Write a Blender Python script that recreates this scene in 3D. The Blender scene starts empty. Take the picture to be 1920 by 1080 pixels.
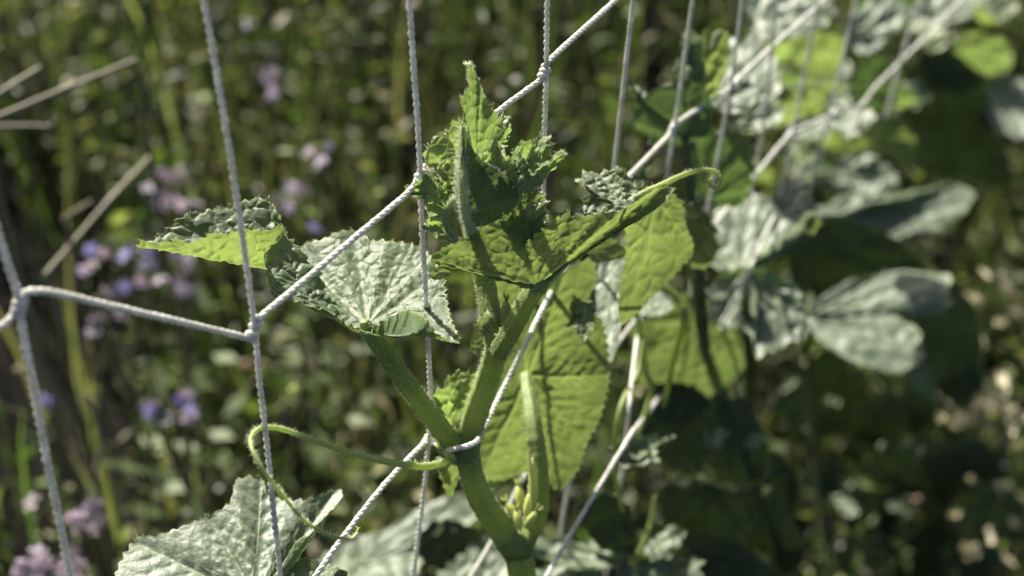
import bpy, math, random
import numpy as np
from mathutils import Matrix, Vector

sc = bpy.context.scene
rng = np.random.default_rng(7)
random.seed(7)

# ------------------------------------------------------------------ camera
F = 2614.0                                  # focal length in photo pixels (1920 wide)
CAM = np.array([0.0, 0.0, 0.95])            # camera 0.95 m above the ground, looking 42 deg down
U = np.array([.0425, .7375, -.6741]); U /= np.linalg.norm(U)     # world up in camera axes (right, up, forward)
fw = np.array([0., 0., 1.]); Yc = fw - U * (fw @ U); Yc /= np.linalg.norm(Yc)
Xc = np.cross(U, Yc) * 1.0
Xc /= np.linalg.norm(Xc)
if Xc[0] < 0: Xc = -Xc
A = np.array([Xc, Yc, U])                   # camera axes (right, up, forward) -> world

def P(px, py, z):                            # photo pixel + distance along the view axis -> world point
    c = np.array([(px - 960) / F * z, (540 - py) / F * z, z])
    return A @ c + CAM

cd = bpy.data.cameras.new('camera'); cam = bpy.data.objects.new('camera', cd)
sc.collection.objects.link(cam); sc.camera = cam
R = np.column_stack([A[:, 0], A[:, 1], -A[:, 2]])
M4 = Matrix([list(R[i]) + [CAM[i]] for i in range(3)] + [[0, 0, 0, 1]])
cam.matrix_world = M4
cd.sensor_width = 36; cd.lens = F / 1920 * 36
cd.clip_start = 0.01; cd.clip_end = 200
cd.dof.use_dof = True; cd.dof.focus_distance = 0.378; cd.dof.aperture_fstop = 7.8
cd.dof.aperture_blades = 7

# ------------------------------------------------------------------ light
SUN_EL, SUN_AZ = math.radians(37), math.radians(33)     # behind the plants, a little to the left
S = np.array([-math.sin(SUN_AZ) * math.cos(SUN_EL), math.cos(SUN_AZ) * math.cos(SUN_EL), math.sin(SUN_EL)])
w = bpy.data.worlds.new('World'); sc.world = w; w.use_nodes = True
nt = w.node_tree
sky = nt.nodes.new('ShaderNodeTexSky'); sky.sky_type = 'NISHITA'; sky.sun_disc = False
sky.sun_elevation = SUN_EL; sky.sun_rotation = -SUN_AZ
bg = nt.nodes['Background']; nt.links.new(sky.outputs[0], bg.inputs[0]); bg.inputs[1].default_value = 0.055
sky.air_density = .8; sky.dust_density = 3.5; sky.ozone_density = .3
ld = bpy.data.lights.new('sun', 'SUN'); ld.energy = 5.0; ld.angle = math.radians(0.5); ld.color = (1, .95, .85)
sun = bpy.data.objects.new('sun', ld); sc.collection.objects.link(sun)
sun.rotation_euler = Vector(S).to_track_quat('Z', 'Y').to_euler()
sun.location = (0, 0, 3)
sc.view_settings.view_transform = 'Standard'; sc.view_settings.look = 'None'
sc.view_settings.exposure = 1.62; sc.view_settings.gamma = 1

# ------------------------------------------------------------------ scene helpers
def link(o, parent=None):
    sc.collection.objects.link(o)
    if parent is not None: o.parent = parent
    return o
def tag(o, label=None, cat=None, group=None, kind=None):
    if label: o['label'] = label
    if cat: o['category'] = cat
    if group: o['group'] = group
    if kind: o['kind'] = kind
    return o
def empty(name, loc):
    o = bpy.data.objects.new(name, None); o.empty_display_size = .02
    link(o); o.location = [float(v) for v in loc]; return o

class MB:                                    # mesh collector
    def __init__(s): s.v = []; s.f = []; s.n = 0; s.c = []; s.m = []
    def add(s, v, f, col=None, mat=0):
        v = np.asarray(v, float); s.v.append(v)
        f = np.asarray(f, int)
        s.f.extend((f + s.n).tolist()); s.n += len(v); s.m.extend([mat] * len(f))
        if col is None: col = (1., 1., 1.)
        col = np.asarray(col, float)
        if col.ndim == 1: col = np.tile(col, (len(v), 1))
        s.c.append(col)
    def build(s, name, mats, parent=None, smooth=True):
        me = bpy.data.meshes.new(name)
        v = np.concatenate(s.v)
        if parent is not None: v = v - np.array(parent.matrix_world_loc if hasattr(parent, 'matrix_world_loc') else ROOT(parent))
        me.from_pydata(v.tolist(), [], s.f)
        if not isinstance(mats, (list, tuple)): mats = [mats]
        for m in mats: me.materials.append(m)
        me.polygons.foreach_set('material_index', s.m)
        me.polygons.foreach_set('use_smooth', [smooth] * len(s.f))
        a = me.color_attributes.new('tint', 'FLOAT_COLOR', 'POINT')
        c = np.concatenate(s.c); c4 = np.ones((len(c), 4)); c4[:, :3] = c
        a.data.foreach_set('color', c4.ravel())
        me.update()
        return link(bpy.data.objects.new(name, me), parent)
def ROOT(o):                                  # world origin of a thing (only top Empties carry a location)
    p = np.zeros(3)
    while o is not None:
        p = p + np.array(o.location); o = o.parent
    return p

def crom(pts, n, closed=False):               # Catmull-Rom through rows of pts, n samples even in arc length
    p = np.asarray(pts, float)
    k = len(p)
    out = []
    segs = k if closed else k - 1
    for i in range(segs):
        if closed: a, b, c, d = p[(i - 1) % k], p[i], p[(i + 1) % k], p[(i + 2) % k]
        else: a, b, c, d = p[max(i - 1, 0)], p[i], p[i + 1], p[min(i + 2, k - 1)]
        t = np.linspace(0, 1, 24, endpoint=False)[:, None]
        out.append(.5 * ((2 * b) + (-a + c) * t + (2 * a - 5 * b + 4 * c - d) * t ** 2 + (-a + 3 * b - 3 * c + d) * t ** 3))
    out = np.concatenate(out)
    out = np.vstack([out, p[:1] if closed else p[-1:]])
    L = np.concatenate([[0], np.cumsum(np.linalg.norm(np.diff(out[:, :3], axis=0), axis=1))])
    s = np.linspace(0, L[-1], n + 1)[:-1] if closed else np.linspace(0, L[-1], n)
    return np.column_stack([np.interp(s, L, out[:, j]) for j in range(out.shape[1])])

def frames(c):
    t = np.gradient(c, axis=0); t /= np.linalg.norm(t, axis=1)[:, None] + 1e-12
    a = np.zeros_like(c); r = np.array([.3, .2, .93]); r = r - t[0] * (r @ t[0]); r /= np.linalg.norm(r); a[0] = r
    for i in range(1, len(c)):
        r = a[i - 1] - t[i] * (a[i - 1] @ t[i]); a[i] = r / (np.linalg.norm(r) + 1e-12)
    return t, a, np.cross(t, a)

def tube(mb, c, rad, sides=8, ridge=0., col=None, mat=0, cap=True):
    t, a, b = frames(c); n = len(c); rad = np.broadcast_to(rad, n)
    th = np.arange(sides) * 2 * math.pi / sides
    rr = rad[:, None] * (1 + ridge * np.cos(5 * th)[None])
    v = c[:, None] + rr[..., None] * (np.cos(th)[None, :, None] * a[:, None] + np.sin(th)[None, :, None] * b[:, None])
    v = v.reshape(-1, 3)
    i = np.arange(n - 1)[:, None] * sides; j = np.arange(sides)[None]; j2 = (j + 1) % sides
    f = np.stack([i + j, i + j2, i + sides + j2, i + sides + j], -1).reshape(-1, 4)
    if col is not None and np.ndim(col) == 2: col = np.repeat(col, sides, axis=0)
    mb.add(v, f, col, mat)
    if cap:
        for k in (0, n - 1):
            vv = np.vstack([v[k * sides:(k + 1) * sides], c[k] + (t[k] if k else -t[k]) * rad[k] * .6])
            ff = [[q, (q + 1) % sides, sides] for q in range(sides)]
            mb.add(vv, ff, None if col is None else (col[0] if np.ndim(col) == 2 else col), mat)

def hairs(mb, base, dirs, length, r=.00006, mat=0, col=(1, 1, 1)):
    base = np.asarray(base); dirs = np.asarray(dirs); n = len(base)
    if n == 0: return
    dirs = dirs / (np.linalg.norm(dirs, axis=1)[:, None] + 1e-12)
    x = np.cross(dirs, [.12, .3, .9]); x /= np.linalg.norm(x, axis=1)[:, None] + 1e-12; y = np.cross(dirs, x)
    L = np.broadcast_to(length, n)[:, None]
    v = np.stack([base + x * r, base - .5 * x * r + .87 * y * r, base - .5 * x * r - .87 * y * r, base + dirs * L], 1).reshape(-1, 3)
    k = np.arange(n)[:, None] * 4
    f = np.concatenate([k + [0, 1, 3], k + [1, 2, 3], k + [2, 0, 3]])
    mb.add(v, f, col, mat)

def stem(name, parent, pts, mat, ridge=.12, hair=1.0, n=None, sides=20, widths_px=True, hlen=.0013):
    """pts rows: px, py, depth, width in photo pixels"""
    w3 = np.array([list(P(p[0], p[1], p[2])) + [p[3] * p[2] / F / 2] for p in pts])
    n = n or max(12, len(pts) * 9)
    c = crom(w3, n); cc, rad = c[:, :3], np.maximum(c[:, 3], .00012)
    mb = MB(); tube(mb, cc, rad * (1 + .03 * rng.normal(size=n)), sides, ridge, col=(1, 1, 1))
    if hair:
        t, a, b = frames(cc); L = np.linalg.norm(np.diff(cc, axis=0), axis=1).sum()
        m = int(L * 1000 * 22 * hair)
        k = rng.integers(0, n - 1, m); u = rng.random(m)[:, None]; th = rng.random(m) * 2 * math.pi
        d = np.cos(th)[:, None] * a[k] + np.sin(th)[:, None] * b[k]
        base = cc[k] * (1 - u) + cc[k + 1] * u + d * rad[k][:, None] * .95
        dd = d + .45 * rng.normal(size=(m, 3))
        hairs(mb, base, dd, hlen * (.4 + .8 * rng.random(m)), .00007, mat=1)
    return mb.build(name, [mat, MAT['hair']], parent)

# ------------------------------------------------------------------ materials
MAT = {}
def newmat(name):
    m = bpy.data.materials.new(name); m.use_nodes = True
    n = m.node_tree; n.nodes.clear(); return m, n
def leafmat(name, up, down, vein, trans, tmix, rough, spec=.5, sheen=0., bump=.35, coat=0., vt=.55, rim=(.30, .34, .10)):
    m, n = newmat(name); N = n.nodes.new; L = n.links.new
    out = N('ShaderNodeOutputMaterial'); geo = N('ShaderNodeNewGeometry')
    att = N('ShaderNodeAttribute'); att.attribute_name = 'tint'        # r: vein, g: random, b: margin
    sep = N('ShaderNodeSeparateColor'); L(att.outputs['Color'], sep.inputs[0])
    nz = N('ShaderNodeTexNoise'); nz.inputs['Scale'].default_value = 140; nz.inputs['Detail'].default_value = 4
    tc = N('ShaderNodeTexCoord'); L(tc.outputs['Object'], nz.inputs['Vector'])
    def mix(a, b, fac):
        x = N('ShaderNodeMix'); x.data_type = 'RGBA'
        for s_, v in ((x.inputs[6], a), (x.inputs[7], b)):
            if isinstance(v, tuple): s_.default_value = (*v, 1)
            else: L(v, s_)
        if isinstance(fac, float): x.inputs[0].default_value = fac
        else: L(fac, x.inputs[0])
        return x.outputs[2]
    side = mix(up, down, geo.outputs['Backfacing'])
    var = mix(side, mix(tuple(c * .6 for c in up), tuple(min(1, c * 1.35) for c in down), nz.outputs['Fac']), .35)
    c1 = mix(var, vein, sep.outputs[0])
    c2 = mix(c1, rim, sep.outputs[2])
    n2 = N('ShaderNodeTexNoise'); n2.inputs['Scale'].default_value = 45; n2.inputs['Detail'].default_value = 6; L(tc.outputs['Object'], n2.inputs['Vector'])
    r2 = N('ShaderNodeMapRange'); L(n2.outputs['Fac'], r2.inputs[0]); r2.inputs[1].default_value = .35; r2.inputs[2].default_value = .65
    tr = mix(trans, tuple(c * .5 for c in trans), r2.outputs[0])
    tr2 = mix(tr, tuple(c * vt for c in trans), sep.outputs[0])
    bs = N('ShaderNodeBsdfPrincipled'); L(c2, bs.inputs['Base Color'])
    rg = N('ShaderNodeMapRange'); L(geo.outputs['Backfacing'], rg.inputs[0]); rg.inputs[3].default_value = rough; rg.inputs[4].default_value = .68
    L(rg.outputs[0], bs.inputs['Roughness'])
    sp_ = N('ShaderNodeMapRange'); L(geo.outputs['Backfacing'], sp_.inputs[0]); sp_.inputs[3].default_value = spec; sp_.inputs[4].default_value = .25
    L(sp_.outputs[0], bs.inputs['Specular IOR Level'])
    ct = N('ShaderNodeMapRange'); L(geo.outputs['Backfacing'], ct.inputs[0]); ct.inputs[3].default_value = coat; ct.inputs[4].default_value = 0.
    L(ct.outputs[0], bs.inputs['Coat Weight']); bs.inputs['Coat Roughness'].default_value = .5
    bs.inputs['Sheen Weight'].default_value = sheen; bs.inputs['Sheen Roughness'].default_value = .5
    nb = N('ShaderNodeTexNoise'); nb.inputs['Scale'].default_value = 900; nb.inputs['Detail'].default_value = 3
    L(tc.outputs['Object'], nb.inputs['Vector'])
    bp = N('ShaderNodeBump'); bp.inputs['Strength'].default_value = bump; bp.inputs['Distance'].default_value = .0006
    L(nb.outputs['Fac'], bp.inputs['Height']); L(bp.outputs[0], bs.inputs['Normal'])
    tl = N('ShaderNodeBsdfTranslucent'); L(tr2, tl.inputs[0])
    ms = N('ShaderNodeMixShader'); ms.inputs[0].default_value = tmix
    L(bs.outputs[0], ms.inputs[1]); L(tl.outputs[0], ms.inputs[2]); L(ms.outputs[0], out.inputs[0])
    MAT[name] = m; return m
leafmat('leaf_young', (.044, .082, .024), (.085, .135, .045), (.15, .19, .09), (.245, .335, .075), .40, .54, .58, .2, coat=.0, vt=.95, rim=(.34, .38, .16))
leafmat('leaf_mature', (.045, .078, .030), (.070, .105, .035), (.10, .15, .05), (.15, .25, .05), .24, .55, .85, .42, coat=.0, rim=(.20, .24, .10))
leafmat('leaf_bud', (.09, .135, .032), (.13, .18, .05), (.26, .32, .14), (.25, .36, .08), .40, .45, .6, .3, coat=.1, vt=1.25, rim=(.55, .60, .36))
leafmat('leaf_folded', (.055, .082, .022), (.065, .092, .026), (.12, .15, .06), (.18, .26, .06), .32, .45, .4, .1, vt=1.3, rim=(.40, .45, .22))  # shade put into the leaf colour; the folded tip leaf also less translucent
leafmat('leaf_deep_shade', (.026, .042, .015), (.028, .044, .014), (.05, .07, .03), (.034, .058, .014), .11, .55, .35)  # darker copy of the leaf, deep shade put into its colour

def simplemat(name, col, rough=.6, spec=.4, tint=False, trans=None, noise=None, bump=0, tmix=.3):
    m, n = newmat(name); N = n.nodes.new; L = n.links.new
    out = N('ShaderNodeOutputMaterial'); bs = N('ShaderNodeBsdfPrincipled')
    bs.inputs['Base Color'].default_value = (*col, 1); bs.inputs['Roughness'].default_value = rough
    bs.inputs['Specular IOR Level'].default_value = spec
    src = None
    if tint:
        at = N('ShaderNodeAttribute'); at.attribute_name = 'tint'; L(at.outputs['Color'], bs.inputs['Base Color']); src = at.outputs['Color']
    if noise:
        nz = N('ShaderNodeTexNoise'); nz.inputs['Scale'].default_value = noise[0]; nz.inputs['Detail'].default_value = 5
        tc = N('ShaderNodeTexCoord'); L(tc.outputs['Object'], nz.inputs['Vector'])
        cr = N('ShaderNodeValToRGB'); cr.color_ramp.elements[0].position = .3; cr.color_ramp.elements[1].position = .7
        cr.color_ramp.elements[0].color = (*noise[1], 1); cr.color_ramp.elements[1].color = (*noise[2], 1)
        L(nz.outputs['Fac'], cr.inputs[0]); L(cr.outputs[0], bs.inputs['Base Color'])
        if bump:
            bp = N('ShaderNodeBump'); bp.inputs['Strength'].default_value = bump; bp.inputs['Distance'].default_value = .001
            L(nz.outputs['Fac'], bp.inputs['Height']); L(bp.outputs[0], bs.inputs['Normal'])
    if trans is not None:
        tl = N('ShaderNodeBsdfTranslucent'); tl.inputs[0].default_value = (*trans, 1)
        if tint:
            mu = N('ShaderNodeMix'); mu.data_type = 'RGBA'; mu.blend_type = 'MULTIPLY'; mu.inputs[0].default_value = 1
            L(src, mu.inputs[6]); mu.inputs[7].default_value = (*trans, 1); L(mu.outputs[2], tl.inputs[0])
        ms = N('ShaderNodeMixShader'); ms.inputs[0].default_value = tmix
        L(bs.outputs[0], ms.inputs[1]); L(tl.outputs[0], ms.inputs[2]); L(ms.outputs[0], out.inputs[0])
    else: L(bs.outputs[0], out.inputs[0])
    MAT[name] = m; return m
simplemat('stem_green', (.1, .16, .04), .55, .4, noise=(220, (.15, .195, .055), (.22, .28, .085)), bump=.3, trans=(.42, .52, .12), tmix=.34)
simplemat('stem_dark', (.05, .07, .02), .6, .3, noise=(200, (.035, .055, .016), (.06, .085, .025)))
simplemat('tendril_green', (.36, .42, .16), .5, .4, trans=(.6, .7, .25), tmix=.45)
simplemat('hair', (.62, .66, .52), .5, .5, trans=(.8, .85, .6), tmix=.5)
simplemat('cord', (.7, .7, .64), .36, .6, noise=(260, (.50, .49, .42), (.86, .86, .79)), bump=.4, trans=(.85, .85, .78), tmix=.3)
simplemat('soil', (.03, .025, .015), .95, .1, noise=(9, (.003, .003, .002), (.007, .006, .004)), bump=.5)
simplemat('herb', (1, 1, 1), .55, .4, tint=True, trans=(1.6, 1.9, .8), tmix=.3)
simplemat('straw', (.26, .22, .13), .6, .3, noise=(60, (.11, .10, .06), (.17, .16, .095)), bump=.2)
simplemat('withered', (.42, .38, .24), .6, .4, noise=(60, (.20, .17, .10), (.62, .58, .40)), trans=(.6, .55, .3), tmix=.3)  # pale dry litter, its sunlit brightness put into the colour
simplemat('petal', (1, 1, 1), .6, .3, tint=True, trans=(1.3, 1.2, 1.4), tmix=.35)
simplemat('bud_yellow', (.45, .5, .16), .55, .3, trans=(.7, .75, .2), tmix=.35)

# ------------------------------------------------------------------ leaf builder
def leaf(name, parent, outline, centre, z0, gx=0., gy=0., mat='leaf_young', flip=False, nt_=220, nr=36, serr=1.0, tooth=.0032,
         ruffle=0., bull=.00035, cell=.0034, veins=None, vein_d=.0004, hair=0., cup=0., wave=0., pleat=0., lobe=0., seed=None):
    """outline rows: px, py[, mm nearer(-)/farther(+)[, mid px, mid py, mid mm]] ; depth plane z0 at the centre, slopes gx, gy"""
    flip = not flip                           # outlines run clockwise as seen: turn the upper side towards the viewer
    rg_ = np.random.default_rng(seed if seed is not None else int(abs(centre[0] * 7 + centre[1] * 13 + len(outline))))
    def W(px, py, mm=0.):
        z = z0 + (gx * (px - centre[0]) - gy * (py - centre[1])) * z0 / F + mm / 1000
        return P(px, py, z)
    C = W(centre[0], centre[1], centre[2] if len(centre) > 2 else 0)
    rows = []
    for o in outline:
        e = W(o[0], o[1], o[2] if len(o) > 2 else 0)
        m = W(*o[3:6]) if len(o) > 5 else (e + C) / 2
        rows.append(np.concatenate([e, m]))
    if veins is None: veins = list(range(0, len(rows), max(1, len(rows) // 6)))
    S_ = crom(rows, nt_, closed=True); E_, Mi = S_[:, :3].copy(), S_[:, 3:]
    vi = [int(np.argmin(np.linalg.norm(E_ - rows[i][:3], axis=1))) for i in veins]
    NN = np.cross(E_ - C, np.roll(E_, -1, 0) - C).sum(0); NN /= np.linalg.norm(NN)
    # serrated margin
    dl = np.linalg.norm(np.roll(E_, -1, 0) - E_, axis=1); per = dl.sum(); s = np.concatenate([[0], np.cumsum(dl)[:-1]])
    nteeth = max(5, int(per / tooth)); ph = (s / per * nteeth) % 1.0; ti = (s / per * nteeth).astype(int)
    amp = (.5 + rg_.random(nteeth + 1))[ti] * .0011 * serr * min(1, tooth / .0032)
    rad = E_ - C; rl = np.linalg.norm(rad, axis=1)[:, None]; rad = rad / (rl + 1e-9)
    saw = np.where(ph < .7, ph / .7, (1 - ph) / .3) ** 1.3
    E_ = E_ + rad * ((saw - .5) * amp)[:, None]
    E_ += NN * (ruffle * (np.sin(s / per * nteeth * 2.1 + rg_.random() * 6) * .6 + np.sin(s / per * nteeth * .83 + rg_.random() * 6)) * .0016)[:, None]
    if lobe:
        q = s / per * 2 * math.pi
        E_ += rad * rl * (lobe * sum(rg_.normal() * .5 * np.sin(k_ * q + rg_.random() * 6.3) for k_ in (3, 5, 8, 13)))[:, None]
        E_ += NN * rl * (lobe * .8 * sum(rg_.normal() * .5 * np.sin(k_ * q + rg_.random() * 6.3) for k_ in (2, 4, 7)))[:, None]
    # unrolled polar coordinates
    d0 = E_ - C; cr = np.linalg.norm(np.cross(d0, np.roll(d0, -1, 0)), axis=1); dt = (d0 * np.roll(d0, -1, 0)).sum(1)
    dphi = np.arctan2(cr, dt) + 1e-4; phi = np.concatenate([[0], np.cumsum(dphi)[:-1]]) * (2 * math.pi / dphi.sum())
    r = (np.arange(nr + 1) / nr) ** .85
    rr = r[:, None, None]
    G = (1 - rr) ** 2 * C + 2 * rr * (1 - rr) * Mi[None] + rr ** 2 * E_[None]
    if cup: G = G + NN * (cup * 4 * rr * (1 - rr))
    LL = np.linalg.norm(E_ - C, axis=1)
    X = r[:, None] * LL[None] * np.cos(phi)[None]; Y = r[:, None] * LL[None] * np.sin(phi)[None]
    # veins
    segs = []
    for i in vi:
        a = phi[i]; l = LL[i]; segs.append((0, 0, l * .97 * math.cos(a), l * .97 * math.sin(a), 1.0))
        for q in np.arange(.22, .9, .14):
            for sd in (-1, 1):
                x0, y0 = l * q * math.cos(a), l * q * math.sin(a); a2 = a + sd * math.radians(46 + 8 * rg_.random()); l2 = l * (.42 * (1.1 - q))
                segs.append((x0, y0, x0 + l2 * math.cos(a2), y0 + l2 * math.sin(a2), .55))
    pl = np.zeros_like(X)
    vd = np.zeros_like(X); gro = np.zeros_like(X)
    for x0, y0, x1, y1, wgt in segs:
        dx, dy = x1 - x0, y1 - y0; L2 = dx * dx + dy * dy + 1e-12
        t = np.clip(((X - x0) * dx + (Y - y0) * dy) / L2, 0, 1)
        d = np.hypot(X - x0 - t * dx, Y - y0 - t * dy); tap = 1 - .6 * t
        if wgt == 1.0: pl = np.maximum(pl, np.exp(-(d / .0042) ** 2))
        vd = np.maximum(vd, wgt * tap * np.exp(-(d / (.00045 * (.5 + wgt) )) ** 2)); gro = np.maximum(gro, wgt * tap * np.exp(-(d / .0011) ** 2))
    # puckered cells
    mx = LL.max(); nc = int(min(900, math.pi * mx * mx / cell ** 2)) + 4
    pr = mx * np.sqrt(rg_.random(nc)); pa = rg_.random(nc) * 2 * math.pi; px_, py_ = pr * np.cos(pa), pr * np.sin(pa)
    D = np.hypot(X.ravel()[:, None] - px_[None], Y.ravel()[:, None] - py_[None]); D = np.partition(D, 1, axis=1)[:, :2]
    dome = np.clip((D[:, 1] - D[:, 0]) / cell * 1.6, 0, 1).reshape(X.shape); dome = dome * (2 - dome)
    sg = -1. if flip else 1.
    # base normals of the grid
    tu = np.gradient(G, axis=0); tv = (np.roll(G, -1, 1) - np.roll(G, 1, 1)); nn = np.cross(tu, tv); ln = np.linalg.norm(nn, axis=2, keepdims=True)
    nn = np.where(ln > 1e-14, nn / (ln + 1e-20), NN); nn[0] = NN
    ww = np.zeros_like(X)
    if wave:
        for _ in range(5):
            k = rg_.normal(size=2) / (mx * .33); ww += np.sin(X * k[0] + Y * k[1] + rg_.random() * 6.28) * wave * .35
        ww *= np.minimum(1, r * 2)[:, None]
    h = sg * (bull * (dome - .5) * np.minimum(1, r * 4)[:, None] - vein_d * gro - pleat * pl * (np.minimum(1, r * 3) * np.clip(1.25 * (1 - r), 0, 1) ** .5)[:, None]) + ww
    G = G + nn * h[..., None]
    v = [G[0].mean(0)[None]] + [G[1:].reshape(-1, 3)]
    v = np.vstack(v); nt2 = nt_
    tri = [[0, 1 + j, 1 + (j + 1) % nt2] for j in range(nt2)]
    i = 1 + np.arange(nr - 1)[:, None] * nt2; j = np.arange(nt2)[None]; j2 = (j + 1) % nt2
    q = np.stack([i + j, i + nt2 + j, i + nt2 + j2, i + j2], -1).reshape(-1, 4)
    if flip: tri = [t_[::-1] for t_ in tri]; q = q[:, ::-1]
    col = np.zeros((len(v), 3)); col[1:, 0] = np.clip(vd[1:].ravel(), 0, 1); col[0, 0] = 1
    col[1:, 1] = dome[1:].ravel(); col[1:, 2] = (np.clip((r[1:, None] - .965) / .035, 0, 1) * np.ones((1, nt2))).ravel() * .8
    mb = MB(); mb.add(v, q, col); mb.f.extend(tri); mb.m.extend([0] * len(tri))
    if hair:
        m = int(per * 1000 * 3.0 * hair); k = rg_.integers(0, nt2, m)
        hairs(mb, G[-1][k], rad[k] + .5 * rg_.normal(size=(m, 3)), .0009 * (.3 + rg_.random(m)), .00004, 1)
        m = int(per * 1000 * 8 * hair); k = rg_.integers(0, nt2, m); kr = rg_.integers(nr // 3, nr, m)
        hairs(mb, G[kr, k], nn[kr, k] * np.sign(rg_.random(m) - .5)[:, None] + .4 * rg_.normal(size=(m, 3)), .0005, .00003, 1)
    me_ = mb.build(name, [MAT[mat], MAT['hair']], parent)
    return me_

# ------------------------------------------------------------------ net depth
D1 = np.array([2240, 2390, 2614.]); D1 /= np.linalg.norm(D1); D1 -= U * (D1 @ U); D1 /= np.linalg.norm(D1)
NPL = np.cross(D1, U); PP = .35 * np.array([(787 - 960) / F, (540 - 345) / F, 1])
def nd(x, y):                                 # depth of the slack net behind a pixel
    r_ = np.array([(x - 960) / F, (540 - y) / F, 1]); q = r_ @ NPL
    z = (PP @ NPL) / q if abs(q) > 1e-6 else 9
    if z < 0 or z > 9: z = 9
    return .378 + .6 * (z - .378) if z < .378 else .378 + .42 * math.tanh((z - .378) / .42)

# ------------------------------------------------------------------ setting
def grid_mesh(name, x0, x1, y0, y1, n, fz, mat):
    xs = np.linspace(x0, x1, n); ys = np.linspace(y0, y1, n); XX, YY = np.meshgrid(xs, ys)
    v = np.column_stack([XX.ravel(), YY.ravel(), fz(XX, YY).ravel()])
    i = np.arange(n - 1)[:, None] * n; j = np.arange(n - 1)[None]
    f = np.stack([i + j, i + j + 1, i + n + j + 1, i + n + j], -1).reshape(-1, 4)
    mb = MB(); mb.add(v, f); return mb.build(name, mat)
g = grid_mesh('ground', -40, 40, -40, 40, 240, lambda x, y: .012 * np.sin(x * 3.1) * np.cos(y * 2.7), MAT['soil'])
tag(g, kind='structure')

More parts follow.
